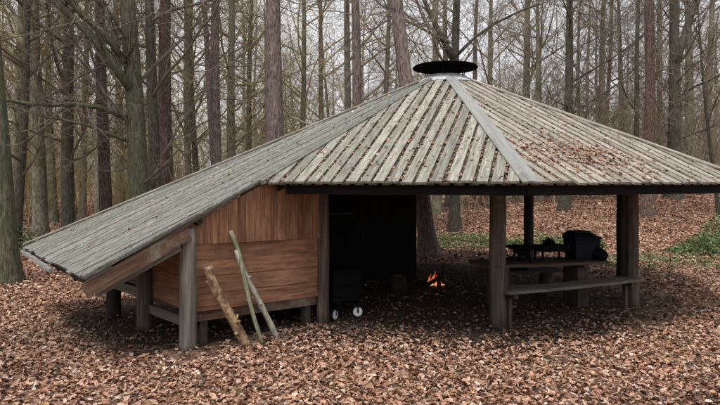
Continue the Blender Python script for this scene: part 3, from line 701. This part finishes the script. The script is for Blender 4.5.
# ------------------------------------------------------------------ trees
def wander(p, dr, L, n, rng, amt, lift):
    pts = [Vector(p)]; dr = Vector(dr).normalized()
    for i in range(n):
        dr = (dr+Vector((rng.uniform(-amt,amt), rng.uniform(-amt,amt), rng.uniform(-amt,amt)+lift))).normalized(); pts.append(pts[-1]+dr*(L/n))
    return pts
def grow(mb, p, dr, L, r, lvl, rng, amt=.22, lift=.06, kids=(6,4,3), rmin=.005):
    n = (6, 4, 3, 2)[lvl]; pts = wander(p, dr, L, n, rng, amt, lift)
    rr = [max(rmin, r*(1-.82*i/n)) for i in range(n+1)]
    mb.tube(pts, rr, (5, 4, 3, 3)[lvl], False)
    if lvl >= len(kids): return
    for c in range(kids[lvl]):
        k = rng.uniform(.22, .98)*n; i = min(int(k), n-1); q = pts[i].lerp(pts[i+1], k-i); t = (pts[i+1]-pts[i]).normalized()
        o = Vector((rng.uniform(-1,1), rng.uniform(-1,1), rng.uniform(-.5,.9))); o = (o-t*o.dot(t)).normalized()
        grow(mb, q, t*rng.uniform(.4,.9)+o*rng.uniform(.5,1.0), L*rng.uniform(.32,.58), max(rmin, rr[i]*rng.uniform(.4,.6)), lvl+1, rng, amt, lift*.6, kids, rmin)
def trunk_path(r, H, lean, rng, sway=.05, flare=.5):
    pts, rr = [], []; n = 18; ph = rng.uniform(0, 6); ph2 = rng.uniform(0, 6)
    for i in range(n+1):
        k = i/n; z = -.35+(H+.35)*k**1.35
        pts.append(Vector((lean[0]*max(z,0)+sway*sin(z*.45+ph)-sway*sin(ph), lean[1]*max(z,0)+sway*sin(z*.4+ph2)-sway*sin(ph2), z)))
        rr.append(max(.02, r*(1-.92*max(0,z)/H)**.85*(1+flare*math.exp(-max(z,0)/.28))))
    return pts, rr
def at_z(pts, rr, z):
    for i in range(len(pts)-1):
        if pts[i+1].z >= z:
            k = (z-pts[i].z)/(pts[i+1].z-pts[i].z); return pts[i].lerp(pts[i+1], k), rr[i]+(rr[i+1]-rr[i])*k
    return pts[-1], rr[-1]
def make_tree(r, H, lean, seed, style, limbs=(), sway=.05, flare=.5, n1=None, zmax=99):
    rng = random.Random(seed); pts, rr = trunk_path(r, H, lean, rng, sway, flare)
    tm = MB(); tm.tube(pts, rr, 14, True, .05)
    cm = MB()
    for lp, l0, l1 in limbs:
        n = len(lp); tm.tube(lp, [l0+(l1-l0)*i/(n-1) for i in range(n)], 8, True, .05)
        for _ in range(2*n):
            k = rng.uniform(.2, n-1.02); i = int(k); q = lp[i].lerp(lp[i+1], k-i); t = (lp[i+1]-lp[i]).normalized()
            o = Vector((rng.uniform(-1,1), rng.uniform(-1,1), rng.uniform(-.6,.8)))
            grow(cm, q, t*.5+o*.8, rng.uniform(.6,1.8), (l0+(l1-l0)*k/(n-1))*.4, 1, rng, .25, .05, (6,4,3), .005)
    if style == 'pine':
        for _ in range(n1 or 11):
            z = rng.uniform(2.0, min(13, zmax)); q, rq = at_z(pts, rr, z); a = rng.uniform(0, 6.283)
            grow(cm, q, Vector((cos(a), sin(a), rng.uniform(-.35,.25))), rng.uniform(.9,3.0), rng.uniform(.012,.028), 1, rng, .22, .02, (6,4,3), .005)
        for _ in range(14):
            z = rng.uniform(H*.68, H*.97); q, rq = at_z(pts, rr, z); a = rng.uniform(0, 6.283)
            grow(cm, q, Vector((cos(a), sin(a), rng.uniform(.0,.5))), rng.uniform(1.5,3.2), rq*.5, 0, rng, .22, .04, (6,4), .007)
    else:
        for j in range(n1 or 24):
            z = 1.8+(min(H*.93, zmax)-1.8)*(j+rng.random())/(n1 or 24); q, rq = at_z(pts, rr, z); a = rng.uniform(0, 6.283)
            k = z/H; L = (1.6+3.2*sin(pi*min(1, k*.9+.12)))*rng.uniform(.6,1.25)
            grow(cm, q, Vector((cos(a), sin(a), rng.uniform(.25,1.25))), L, min(rq*.45, .012+.009*L), 0, rng, .2, .05, (8,4,3) if z < 12 else (6,4), .0045)
    return tm, cm
def place_tree(name, tm, cm, x, y, bark, twig, label, group=None, rz=0, sc=1):
    o = empty(name, (x, y, zg(x, y)), label, 'tree', group); o.rotation_euler.z = rz; o.scale = (sc, sc, sc)
    link('trunk', tm, o, True); link('crown', cm, o, True); return o
TW = {'moss':'twig_dark','pink':'twig_dark','red':'twig_dark','grey':'twig_grey','pale':'twig_grey','dark':'twig_dark'}
def hero(xb, xt, d, w, kind, name, label, limbs=(), group=None, H=None, style=None, seed=0, n1=None, flare=.5, sway=.05):
    x = (xb-360)/580*d; z0 = zg(x, d); lean = ((xt-xb)/183, random.Random(seed).uniform(-.02,.02))
    x -= lean[0]*(CAMZ-z0)            # xb is the column at eye level
    L = []
    for pl, p0, p1 in limbs:
        q = [P(a, b, d)-Vector((x, d, zg(x, d)))+Vector((0, rr_, 0)) for (a, b), rr_ in zip(pl, np.linspace(0, .8*(1 if seed % 2 else -1), len(pl)))]
        L.append((q, p0*d/580, p1*d/580))
    r = w/2*d/580
    tm, cm = make_tree(r/(1-.92*2.5/(H or 19))**.85*.97, H or 19, lean, seed, style or ('pine' if kind in ('pink','red') else 'broad'), L, sway, flare, n1, .32*d+4.5)
    a = tm.mesh('trunk', True); a.materials.append(MAT['bark_'+kind]); b = cm.mesh('crown'); b.materials.append(MAT['twig_olive' if (xb < 330 and kind == 'grey') else TW[kind]])
    return place_tree(name, a, b, x, d, None, None, label, group)

hero(3, -10, 11.4, 17, 'moss', 'mossy_tree', 'thick mossy trunk leaning away from the low corner of the lean-to', seed=1, n1=14, style='pine')
hero(136, 122, 15, 19, 'moss', 'mossy_tree', 'dark green mossy tree with two long limbs forking off behind the lean-to roof',
     [([(130,88),(120,72),(104,48),(84,25),(60,4),(40,-15)],4.6,2.6), ([(126,62),(114,44),(96,25),(74,2),(60,-14)],3.8,2.2),
      ([(126,118),(104,108),(80,106),(42,107),(0,99),(-26,94)],3.0,1.5), ([(130,142),(110,134),(92,126),(58,119),(24,110),(-6,106)],2.0,.9), ([(126,58),(138,54),(148,47)],2.0,.8)], seed=2, n1=8)
hero(40, 39, 20, 13, 'grey', 'grey_tree', 'grey broadleaf trunk between the leaning mossy trunk and the dark trunk', seed=4, n1=12)
hero(68, 65, 19, 12, 'dark', 'dark_tree', 'dark ridged trunk over the low edge of the lean-to roof', seed=5, n1=12)
hero(99, 93, 22, 10, 'pale', 'pale_tree', 'pale beige slim trunk behind the forked mossy tree', seed=6, n1=14)
hero(106, 104, 20, 12, 'red', 'pine_tree', 'red brown straight trunk close behind the forked mossy tree', seed=7)
hero(155, 153, 17, 12, 'dark', 'dark_tree', 'dark trunk of a close pair beside the forked mossy tree', seed=8, n1=14)
hero(168.5, 167, 18, 14, 'red', 'pine_tree', 'red brown trunk of a close pair beside the forked mossy tree', seed=9)
hero(217, 203, 22, 7, 'pink', 'pine_tree', 'thin leaning pink brown trunk crossing behind the straight pine', seed=10)
hero(219, 216, 19, 11, 'pink', 'pine_tree', 'slim straight pink brown pine above the middle of the lean-to roof', seed=11)
hero(233, 231, 24, 9, 'grey', 'grey_tree', 'slim grey trunk standing just beside the slim pink pine', seed=12)
hero(277, 276.5, 16, 18.5, 'pink', 'pine_tree', 'thick straight pink brown pine rising behind the lean-to roof', seed=13)
hero(347.5, 349, 20, 8, 'grey', 'grey_tree', 'grey green trunk touching a pink pine behind the roof slope', seed=14, n1=14)
hero(355, 354, 17, 11, 'pink', 'pine_tree', 'pink brown pine touching a grey green trunk behind the roof slope', seed=15)
hero(421, 399, 16, 16.5, 'pink', 'pine_tree', 'leaning pink grey pine beside the smoke cap, its foot seen through the shelter', seed=16)
hero(455, 456, 22, 10, 'dark', 'dark_tree', 'dark forked tree rising straight behind the smoke cap', [([(454,58),(444,38),(433,12),(424,-12)],3.4,2.0), ([(456,56),(476,36),(498,20),(530,4),(552,-4)],1.8,.8)], seed=17, n1=16)
hero(491, 492, 30, 6, 'grey', 'grey_tree', 'thin grey trunk beside the smoke cap', seed=18)
hero(524, 527, 32, 9, 'grey', 'grey_tree', 'faint grey trunk in the brush between smoke cap and dark leaning trunk', seed=19)
hero(565, 571, 26, 9.5, 'dark', 'dark_tree', 'dark straight trunk with a mossy foot behind the open side of the shelter', seed=20, n1=18)
hero(635, 640, 24, 5, 'moss', 'mossy_tree', 'very thin dark trunk close beside the red brown pine', seed=21, n1=14)
hero(648, 650, 23, 11, 'red', 'pine_tree', 'red brown pine above the low roof edge, its foot beyond the corner post', seed=22, n1=12)
hero(674, 676, 28, 13, 'dark', 'dark_tree', 'dark forked tree with one limb slanting up, beyond the roof corner', [([(677,62),(684,42),(694,18),(704,-4),(712,-22)],4.2,2.6)], seed=23, n1=16)
hero(691, 688, 34, 10, 'grey', 'grey_tree', 'pale grey trunk close behind the dark forked tree', seed=24)
hero(716, 699, 22, 3.5, 'dark', 'dark_tree', 'thin slanting dark sapling beyond the roof corner', seed=25, n1=12, H=11)
g = 'slim grey trunks filling the wood behind the shelter'
for i, (xb, xt, d, w) in enumerate(((16,20,25,8),(53,50,26,8),(83,85,27,7),(120,118,26,8),(190,187,25,7),(250,253,27,6),(300,303,25,6),(325,321,28,6),(384,388,27,6),(437,436,30,9),(540,536,31,6),(601,604,33,7),(622,620,36,6),(706,712,36,8))):
    hero(xb, xt, d, w, 'grey', 'grey_tree', 'slim bare grey tree deep in the wood behind the shelter', group=g, seed=40+i, n1=18)

# background wood: a few tree shapes, copied one by one
VAR = []
for i in range(7):
    rng = random.Random(200+i)
    tm, cm = make_tree(rng.uniform(.13,.24), rng.uniform(15,20), (rng.uniform(-.04,.04), rng.uniform(-.04,.04)), 300+i, 'broad' if i < 5 else 'pine', n1=26 if i < 5 else 13, sway=.1)
    kind = ('grey','dark','grey','moss','grey','pink','red')[i]
    a = tm.mesh('trunk', True); a.materials.append(MAT['bark_'+kind]); b = cm.mesh('crown'); b.materials.append(MAT[TW[kind]]); 
    b2 = b.copy(); b2.materials[0] = MAT['twig_olive']
    VAR.append((a, b, b2, kind))
LAB = {'grey':'bare grey tree in the distant wood', 'dark':'bare dark tree in the distant wood', 'moss':'bare mossy tree in the distant wood', 'pink':'bare pink brown pine in the distant wood', 'red':'bare red brown pine in the distant wood'}
rng = random.Random(77); cnt = 0
for y in np.concatenate([np.linspace(27, 60, 48), np.linspace(60, 100, 26)]):
    y += rng.uniform(-2, 2); x = rng.uniform(-.80, .80)*y
    i = rng.randrange(7) if x < 0 else rng.choice((0,1,2,2,4,4,0,3,5,6))
    a, b, b2, kind = VAR[i]
    left = x/y < -.05
    place_tree({'grey':'grey_tree','dark':'dark_tree','moss':'mossy_tree'}.get(kind, 'pine_tree'), a, b2 if left else b, x, y, None, None, LAB[kind], 'distant trees, '+kind, rng.uniform(0, 6.28), rng.uniform(.85, 1.25))
for x, y in ((-13,9),(-15,14),(-17,5),(13,12),(16,8),(15,16),(-11,17),(19,20),(-21,19),(-9,-4),(8,-6),(-2,-9),(12,-1),(-14,-1)):
    a, b, b2, kind = VAR[rng.randrange(7)]
    place_tree({'grey':'grey_tree','dark':'dark_tree','moss':'mossy_tree'}.get(kind, 'pine_tree'), a, b, x+rng.uniform(-1,1), y, None, None, LAB[kind].replace('in the distant wood', 'beside the clearing'), 'trees beside the clearing, '+kind, rng.uniform(0, 6.28), rng.uniform(.9,1.2))

# undergrowth: thin stems and twigs, thick enough to read as one mass
def arrays(mb): return np.array([tuple(v) for v in mb.v], np.float32), mb.f
def clump(seed, n, h):
    r_ = random.Random(seed); mb = MB()
    for _ in range(n):
        a = r_.uniform(0, 6.28); L = h*r_.uniform(.5, 1.1)
        grow(mb, Vector((r_.uniform(-.5,.5), r_.uniform(-.5,.5), -.1)), Vector((.28*cos(a), .28*sin(a), 1)), L, .012+.004*L, 0, r_, .10, .05, (9,4), .005)
    v, f = arrays(mb); q = [x for x in f if len(x) == 4]
    return v, np.array(q, np.int32)
CL = [clump(500+i, 5, 4.2) for i in range(4)]
def stuff_mesh(name, Vs, Fs, mat, label, cat, cols=None, smooth=False):
    v = np.concatenate(Vs); off = np.cumsum([0]+[len(a) for a in Vs[:-1]]); f = np.concatenate([a+o for a, o in zip(Fs, off)])
    return quad_mesh(name, v, f, mat, label, cat, cols)
def quad_mesh(name, v, f, mat, label, cat, cols=None):
    k = f.shape[1]; me = bpy.data.meshes.new(name); me.vertices.add(len(v)); me.vertices.foreach_set('co', v.astype(np.float32).ravel())
    me.loops.add(f.size); me.loops.foreach_set('vertex_index', f.astype(np.int32).ravel())
    me.polygons.add(len(f)); me.polygons.foreach_set('loop_start', np.arange(0, f.size, k, dtype=np.int32))
    if cols is not None:
        at = me.color_attributes.new('Col', 'FLOAT_COLOR', 'POINT'); at.data.foreach_set('color', np.concatenate([cols, np.ones((len(cols),1))], 1).astype(np.float32).ravel())
    me.update(calc_edges=True); me.materials.append(MAT[mat]); o = link(name, me); return tag(o, label, cat, kind='stuff')
def undergrowth(name, n, xr, yr, mat, label, sc, seed, col=0):
    r_ = random.Random(seed); Vs, Fs = [], []
    for _ in range(n):
        y = r_.uniform(*yr); x = r_.uniform(*xr)*y; v, f = CL[r_.randrange(4)]; s_ = r_.uniform(*sc); a = r_.uniform(0, 6.28)
        M_ = np.array([[cos(a),-sin(a),0],[sin(a),cos(a),0],[0,0,1]], np.float32)*s_
        Vs.append(v@M_.T+np.array([x, y, zg(x, y)], np.float32)); Fs.append(f)
    return stuff_mesh(name, Vs, Fs, mat, label, 'undergrowth')
undergrowth('undergrowth', 170, (-.75,-.04), (24,60), 'twig_olive', 'tangle of olive brown thin stems behind the lean-to roof', (.5,1.35), 11)
undergrowth('undergrowth', 170, (-.04,.75), (28,62), 'twig_grey', 'tangle of grey brown thin stems beyond the open side of the shelter', (.6,1.5), 12)
undergrowth('distant_wood', 50, (-.8,.8), (62,110), 'twig_grey', 'grey haze of far twigs and stems closing the wood', (1.8,3.6), 13)

# ------------------------------------------------------------------ leaves
def leaves(pos, size, nrm, rg, cols, fold=(.0,.9), curl=(-1.0,1.6)):
    """numpy leaf cloud: pos (n,3), nrm (n,3) up direction -> verts, quads"""
    n = len(pos); up = nrm/np.linalg.norm(nrm, axis=1, keepdims=True)
    t = rg.normal(size=(n,3)); t -= up*(t*up).sum(1, keepdims=True); t /= np.linalg.norm(t, axis=1, keepdims=True); b = np.cross(up, t)
    T = np.array([(0,0),(.28,.30),(.68,.27),(1,0),(.68,-.27),(.28,-.30)])
    fo = rg.uniform(*fold, n); cu = rg.uniform(*curl, n); asp = rg.uniform(.45,1.2,n)
    V_ = np.empty((n,6,3))
    for i, (a, c) in enumerate(T):
        h = abs(c)*fo*1.6+cu*((a-.5)**2)*1.0
        V_[:,i] = pos+size[:,None]*((a-.5)*t+(c*asp)[:,None]*b+h[:,None]*up)
    F_ = np.array([[0,1,2,3],[0,3,4,5]])[None]+6*np.arange(n)[:,None,None]
    return V_.reshape(-1,3), F_.reshape(-1,4), np.repeat(cols, 6, 0)
rg = np.random.default_rng(5)
PAL = np.array([(.45,.26,.178),(.36,.19,.12),(.53,.37,.28),(.24,.12,.075),(.14,.074,.05),(.075,.046,.034),(.45,.245,.125),(.62,.51,.43)])
PW = np.array([.24,.20,.15,.15,.11,.05,.06,.04])
def leafcols(n, dark=1.0):
    c = PAL[rg.choice(len(PAL), n, p=PW/PW.sum())]*rg.uniform(.75,1.2,(n,1)); return np.clip(c*dark, 0, 1)
Vs, Fs, Cs = [], [], []
for d0, d1, dens, sz, half in ((4.0,9,1150,(.035,.08),.76),(9,14.5,560,(.045,.085),.76),(14.5,27,190,(.07,.12),.72),(27,42,45,(.10,.17),.70)):
    n = int(half*(d1*d1-d0*d0)*dens); y = np.sqrt(rg.uniform(d0*d0, d1*d1, n)); x = rg.uniform(-half, half, n)*y
    rr2 = np.minimum(np.hypot(x-1.6, y-11.2)/4.15, np.hypot(x+2.4, y-8.55)/1.95); keep = (rr2 > 1+rg.normal(0,.13,n)+.05*np.sin(x*3)*np.sin(y*2.3)) | (rg.random(n) < .08)
    nz = np.sin(x*1.7+np.sin(y*1.1)*2)*np.sin(y*2.3+np.sin(x*1.3)*2); keep &= (nz > -.75) | (rg.random(n) < .45)
    x, y = x[keep], y[keep]; n = len(x); rr2 = rr2[keep]
    z = zgv(x, y)+rg.uniform(.004,.035,n)
    nr = np.stack([rg.normal(0,.36,n), rg.normal(0,.36,n), np.ones(n)], 1)
    sz_ = rg.uniform(*sz, n); c = leafcols(n)
    wet = (np.sin(x*.8+2)*np.sin(y*.9+x*.3) > .45); c[wet] *= .78; c[rr2 < .97] *= .55      # trodden, dirty leaves under the roof; lean-to shadow painted in too
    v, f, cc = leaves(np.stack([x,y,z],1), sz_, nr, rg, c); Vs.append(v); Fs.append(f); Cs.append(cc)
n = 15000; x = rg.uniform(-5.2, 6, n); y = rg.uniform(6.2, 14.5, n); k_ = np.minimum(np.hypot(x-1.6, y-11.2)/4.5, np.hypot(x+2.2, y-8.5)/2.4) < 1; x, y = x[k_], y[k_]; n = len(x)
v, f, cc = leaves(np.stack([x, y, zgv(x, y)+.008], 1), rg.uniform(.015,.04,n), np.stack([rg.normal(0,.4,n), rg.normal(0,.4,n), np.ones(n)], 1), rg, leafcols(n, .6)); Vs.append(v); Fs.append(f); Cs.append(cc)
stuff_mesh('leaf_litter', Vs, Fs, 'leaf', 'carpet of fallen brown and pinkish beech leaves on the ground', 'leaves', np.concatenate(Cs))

# leaves lying on the roof, most of them caught between the boards
Vs, Fs, Cs = [], [], []
for f, poly3, n, patch in ((LEFT, [W,V,A,C,E], 240, None), (FRONT, [A,B_,C], 1300, None), (RIGHT, [B_,D,C], 4600, (1.5, .8))):
    p2 = [f.to2(p) for p in poly3]; ctr = np.mean(p2, 0); us = [p[0] for p in p2]; vs_ = [p[1] for p in p2]
    ar = 0.5*sum(p2[i][0]*p2[(i+1)%len(p2)][1]-p2[(i+1)%len(p2)][0]*p2[i][1] for i in range(len(p2)))
    sg = 1 if ar > 0 else -1; got = 0; pos = []
    pitch = .176 if f is FRONT else .182; umin = min(us); 
    while got < n:
        u, v = rnd.uniform(min(us), max(us)), rnd.uniform(min(vs_)+.02, max(vs_)-.5)
        if patch and rnd.random() < .62: u, v = rnd.gauss(patch[0], .5), rnd.gauss(patch[1], .3)
        gap = rnd.random() < (.8 if f is not LEFT else .25)
        if gap: u = umin-.05+round((u-umin)/pitch)*pitch-.022+rnd.uniform(-.02,.02)
        if all(((p2[(i+1)%len(p2)][0]-p2[i][0])*(v-p2[i][1])-(p2[(i+1)%len(p2)][1]-p2[i][1])*(u-p2[i][0]))*sg > .03 for i in range(len(p2))) and v < f.to2(C)[1]-.6:
            pos.append(tuple(f.to3(u, v, .012 if gap else .034))); got += 1
    pos = np.array(pos); nr = np.array(tuple(f.n))[None]+rg.normal(0,.22,(n,3))
    v, q, cc = leaves(pos, rg.uniform(.03,.065,n), nr, rg, leafcols(n, .8 if f is not LEFT else 1.1)); Vs.append(v); Fs.append(q); Cs.append(cc)
stuff_mesh('roof_leaves', Vs, Fs, 'leaf', 'scattered brown leaves lying on the roof boards', 'leaves', np.concatenate(Cs))

n = 9000; y = rg.uniform(22, 55, n); x = rg.uniform(-.75, .75, n)*y; den = np.sin(x*.9+y*.35)*np.sin(y*.6-x*.2); k_ = den > .1; x, y = x[k_], y[k_]; n = len(x)
v, f, cc = leaves(np.stack([x, y, zgv(x, y)+.2+7*rg.random(n)**1.5], 1), rg.uniform(.06,.12,n), rg.normal(size=(n,3)), rg, np.array([(.36,.22,.11)])*rg.uniform(.7,1.3,(n,1)))
stuff_mesh('withered_leaves', [v], [f], 'leaf', 'withered tan leaves still hanging on thin stems in the wood', 'leaves', cc)

# brambles and low green plants
def bramble(x0, y0, rx, ry, h, n, label, seed):
    r_ = np.random.default_rng(seed); a = r_.uniform(0, 6.283, n); q = np.sqrt(r_.random(n)); x = x0+rx*q*np.cos(a); y = y0+ry*q*np.sin(a)
    hh = h*(1-q**2)*(.55+.45*np.sin(x*3.1+1)*np.sin(y*2.7))+.08; z = zgv(x, y)+hh*r_.random(n)**.6
    base = np.array([(.10,.16,.055),(.15,.22,.08),(.21,.29,.11),(.06,.09,.035),(.24,.21,.10)])
    c = base[r_.choice(5, n, p=(.32,.3,.15,.15,.08))]*r_.uniform(.8,1.2,(n,1))
    nr = np.stack([r_.normal(0,.5,n), r_.normal(0,.5,n), np.ones(n)], 1)
    v, f, cc = leaves(np.stack([x,y,z],1), r_.uniform(.05,.11,n), nr, r_, c)
    return stuff_mesh('bramble_patch', [v], [f], 'green', label, 'brambles', cc)
bramble(11.2, 16.4, 2.5, 1.5, 1.3, 7500, 'largest green bramble patch, beyond the corner post', 1)
bramble(3.1, 18.4, 2.0, 1.3, .5, 1800, 'green brambles beside the foot of the leaning pine', 2)
bramble(5.9, 17.8, 1.7, 1.0, .6, 1700, 'green brambles behind the things on the table', 3)
bramble(-10.4, 17.0, 1.9, 1.3, .75, 3000, 'green brambles beyond the low corner of the lean-to', 4)
bramble(7.6, 14.6, 2.2, 1.5, .14, 800, 'thin low green growth between corner post and bramble patch', 5)
# grass tufts in the clearing
r_ = random.Random(3); gv, gf, gc = [], [], []
for (px, d) in ((555,6.2),(548,6.0),(563,6.5),(655,6.6),(668,7.0),(560,5.5),(690,6.3),(30,7.9),(48,8.2),(70,8.4),(36,7.5),(100,8.0),(330,5.6),(470,6.0),(620,8.2),(700,8.6),(705,11),(690,12),(665,12.5),(712,10),(240,5.4),(60,6.0),(648,13.4),(700,13.5),(120,7.2),(90,7.4)):
    cx, cy = (px-360)/580*d, d
    for _ in range(26):
        x, y = cx+r_.gauss(0,.13), cy+r_.gauss(0,.11); z = zg(x, y); a = r_.uniform(0, 6.28); h = r_.uniform(.04,.11); w = .004; b = len(gv); lx, ly = r_.gauss(0,.04), r_.gauss(0,.04)
        gv += [(x-w*cos(a), y-w*sin(a), z), (x+w*cos(a), y+w*sin(a), z), (x+w*.7*cos(a)+lx*.5, y+w*.7*sin(a)+ly*.5, z+h*.6), (x+lx, y+ly, z+h)]; gf.append((b, b+1, b+2, b+3))
        c = r_.choice(((.10,.15,.04),(.16,.20,.07),(.20,.21,.10))); gc += [c]*4
quad_mesh('grass_tufts', np.array(gv), np.array(gf), 'green', 'thin tufts of green grass between the fallen leaves', 'grass', np.array(gc))
# fallen twigs
mb = MB(); r_ = random.Random(9)
for _ in range(90):
    d = r_.uniform(4.8, 15); x = r_.uniform(-.66,.66)*d; a = r_.uniform(0, 6.28); L = r_.uniform(.12,.5); z = zg(x, d)+.03
    mb.tube([(x,d,z),(x+L*.5*cos(a)+r_.uniform(-.02,.02),d+L*.5*sin(a),z+.02),(x+L*cos(a),d+L*sin(a),zg(x+L*cos(a), d+L*sin(a))+.03)], [.007,.006,.003], 5, True)
tag(mb.build('fallen_twigs', 'twig_dark'), 'thin broken twigs lying among the fallen leaves', 'twigs', kind='stuff')
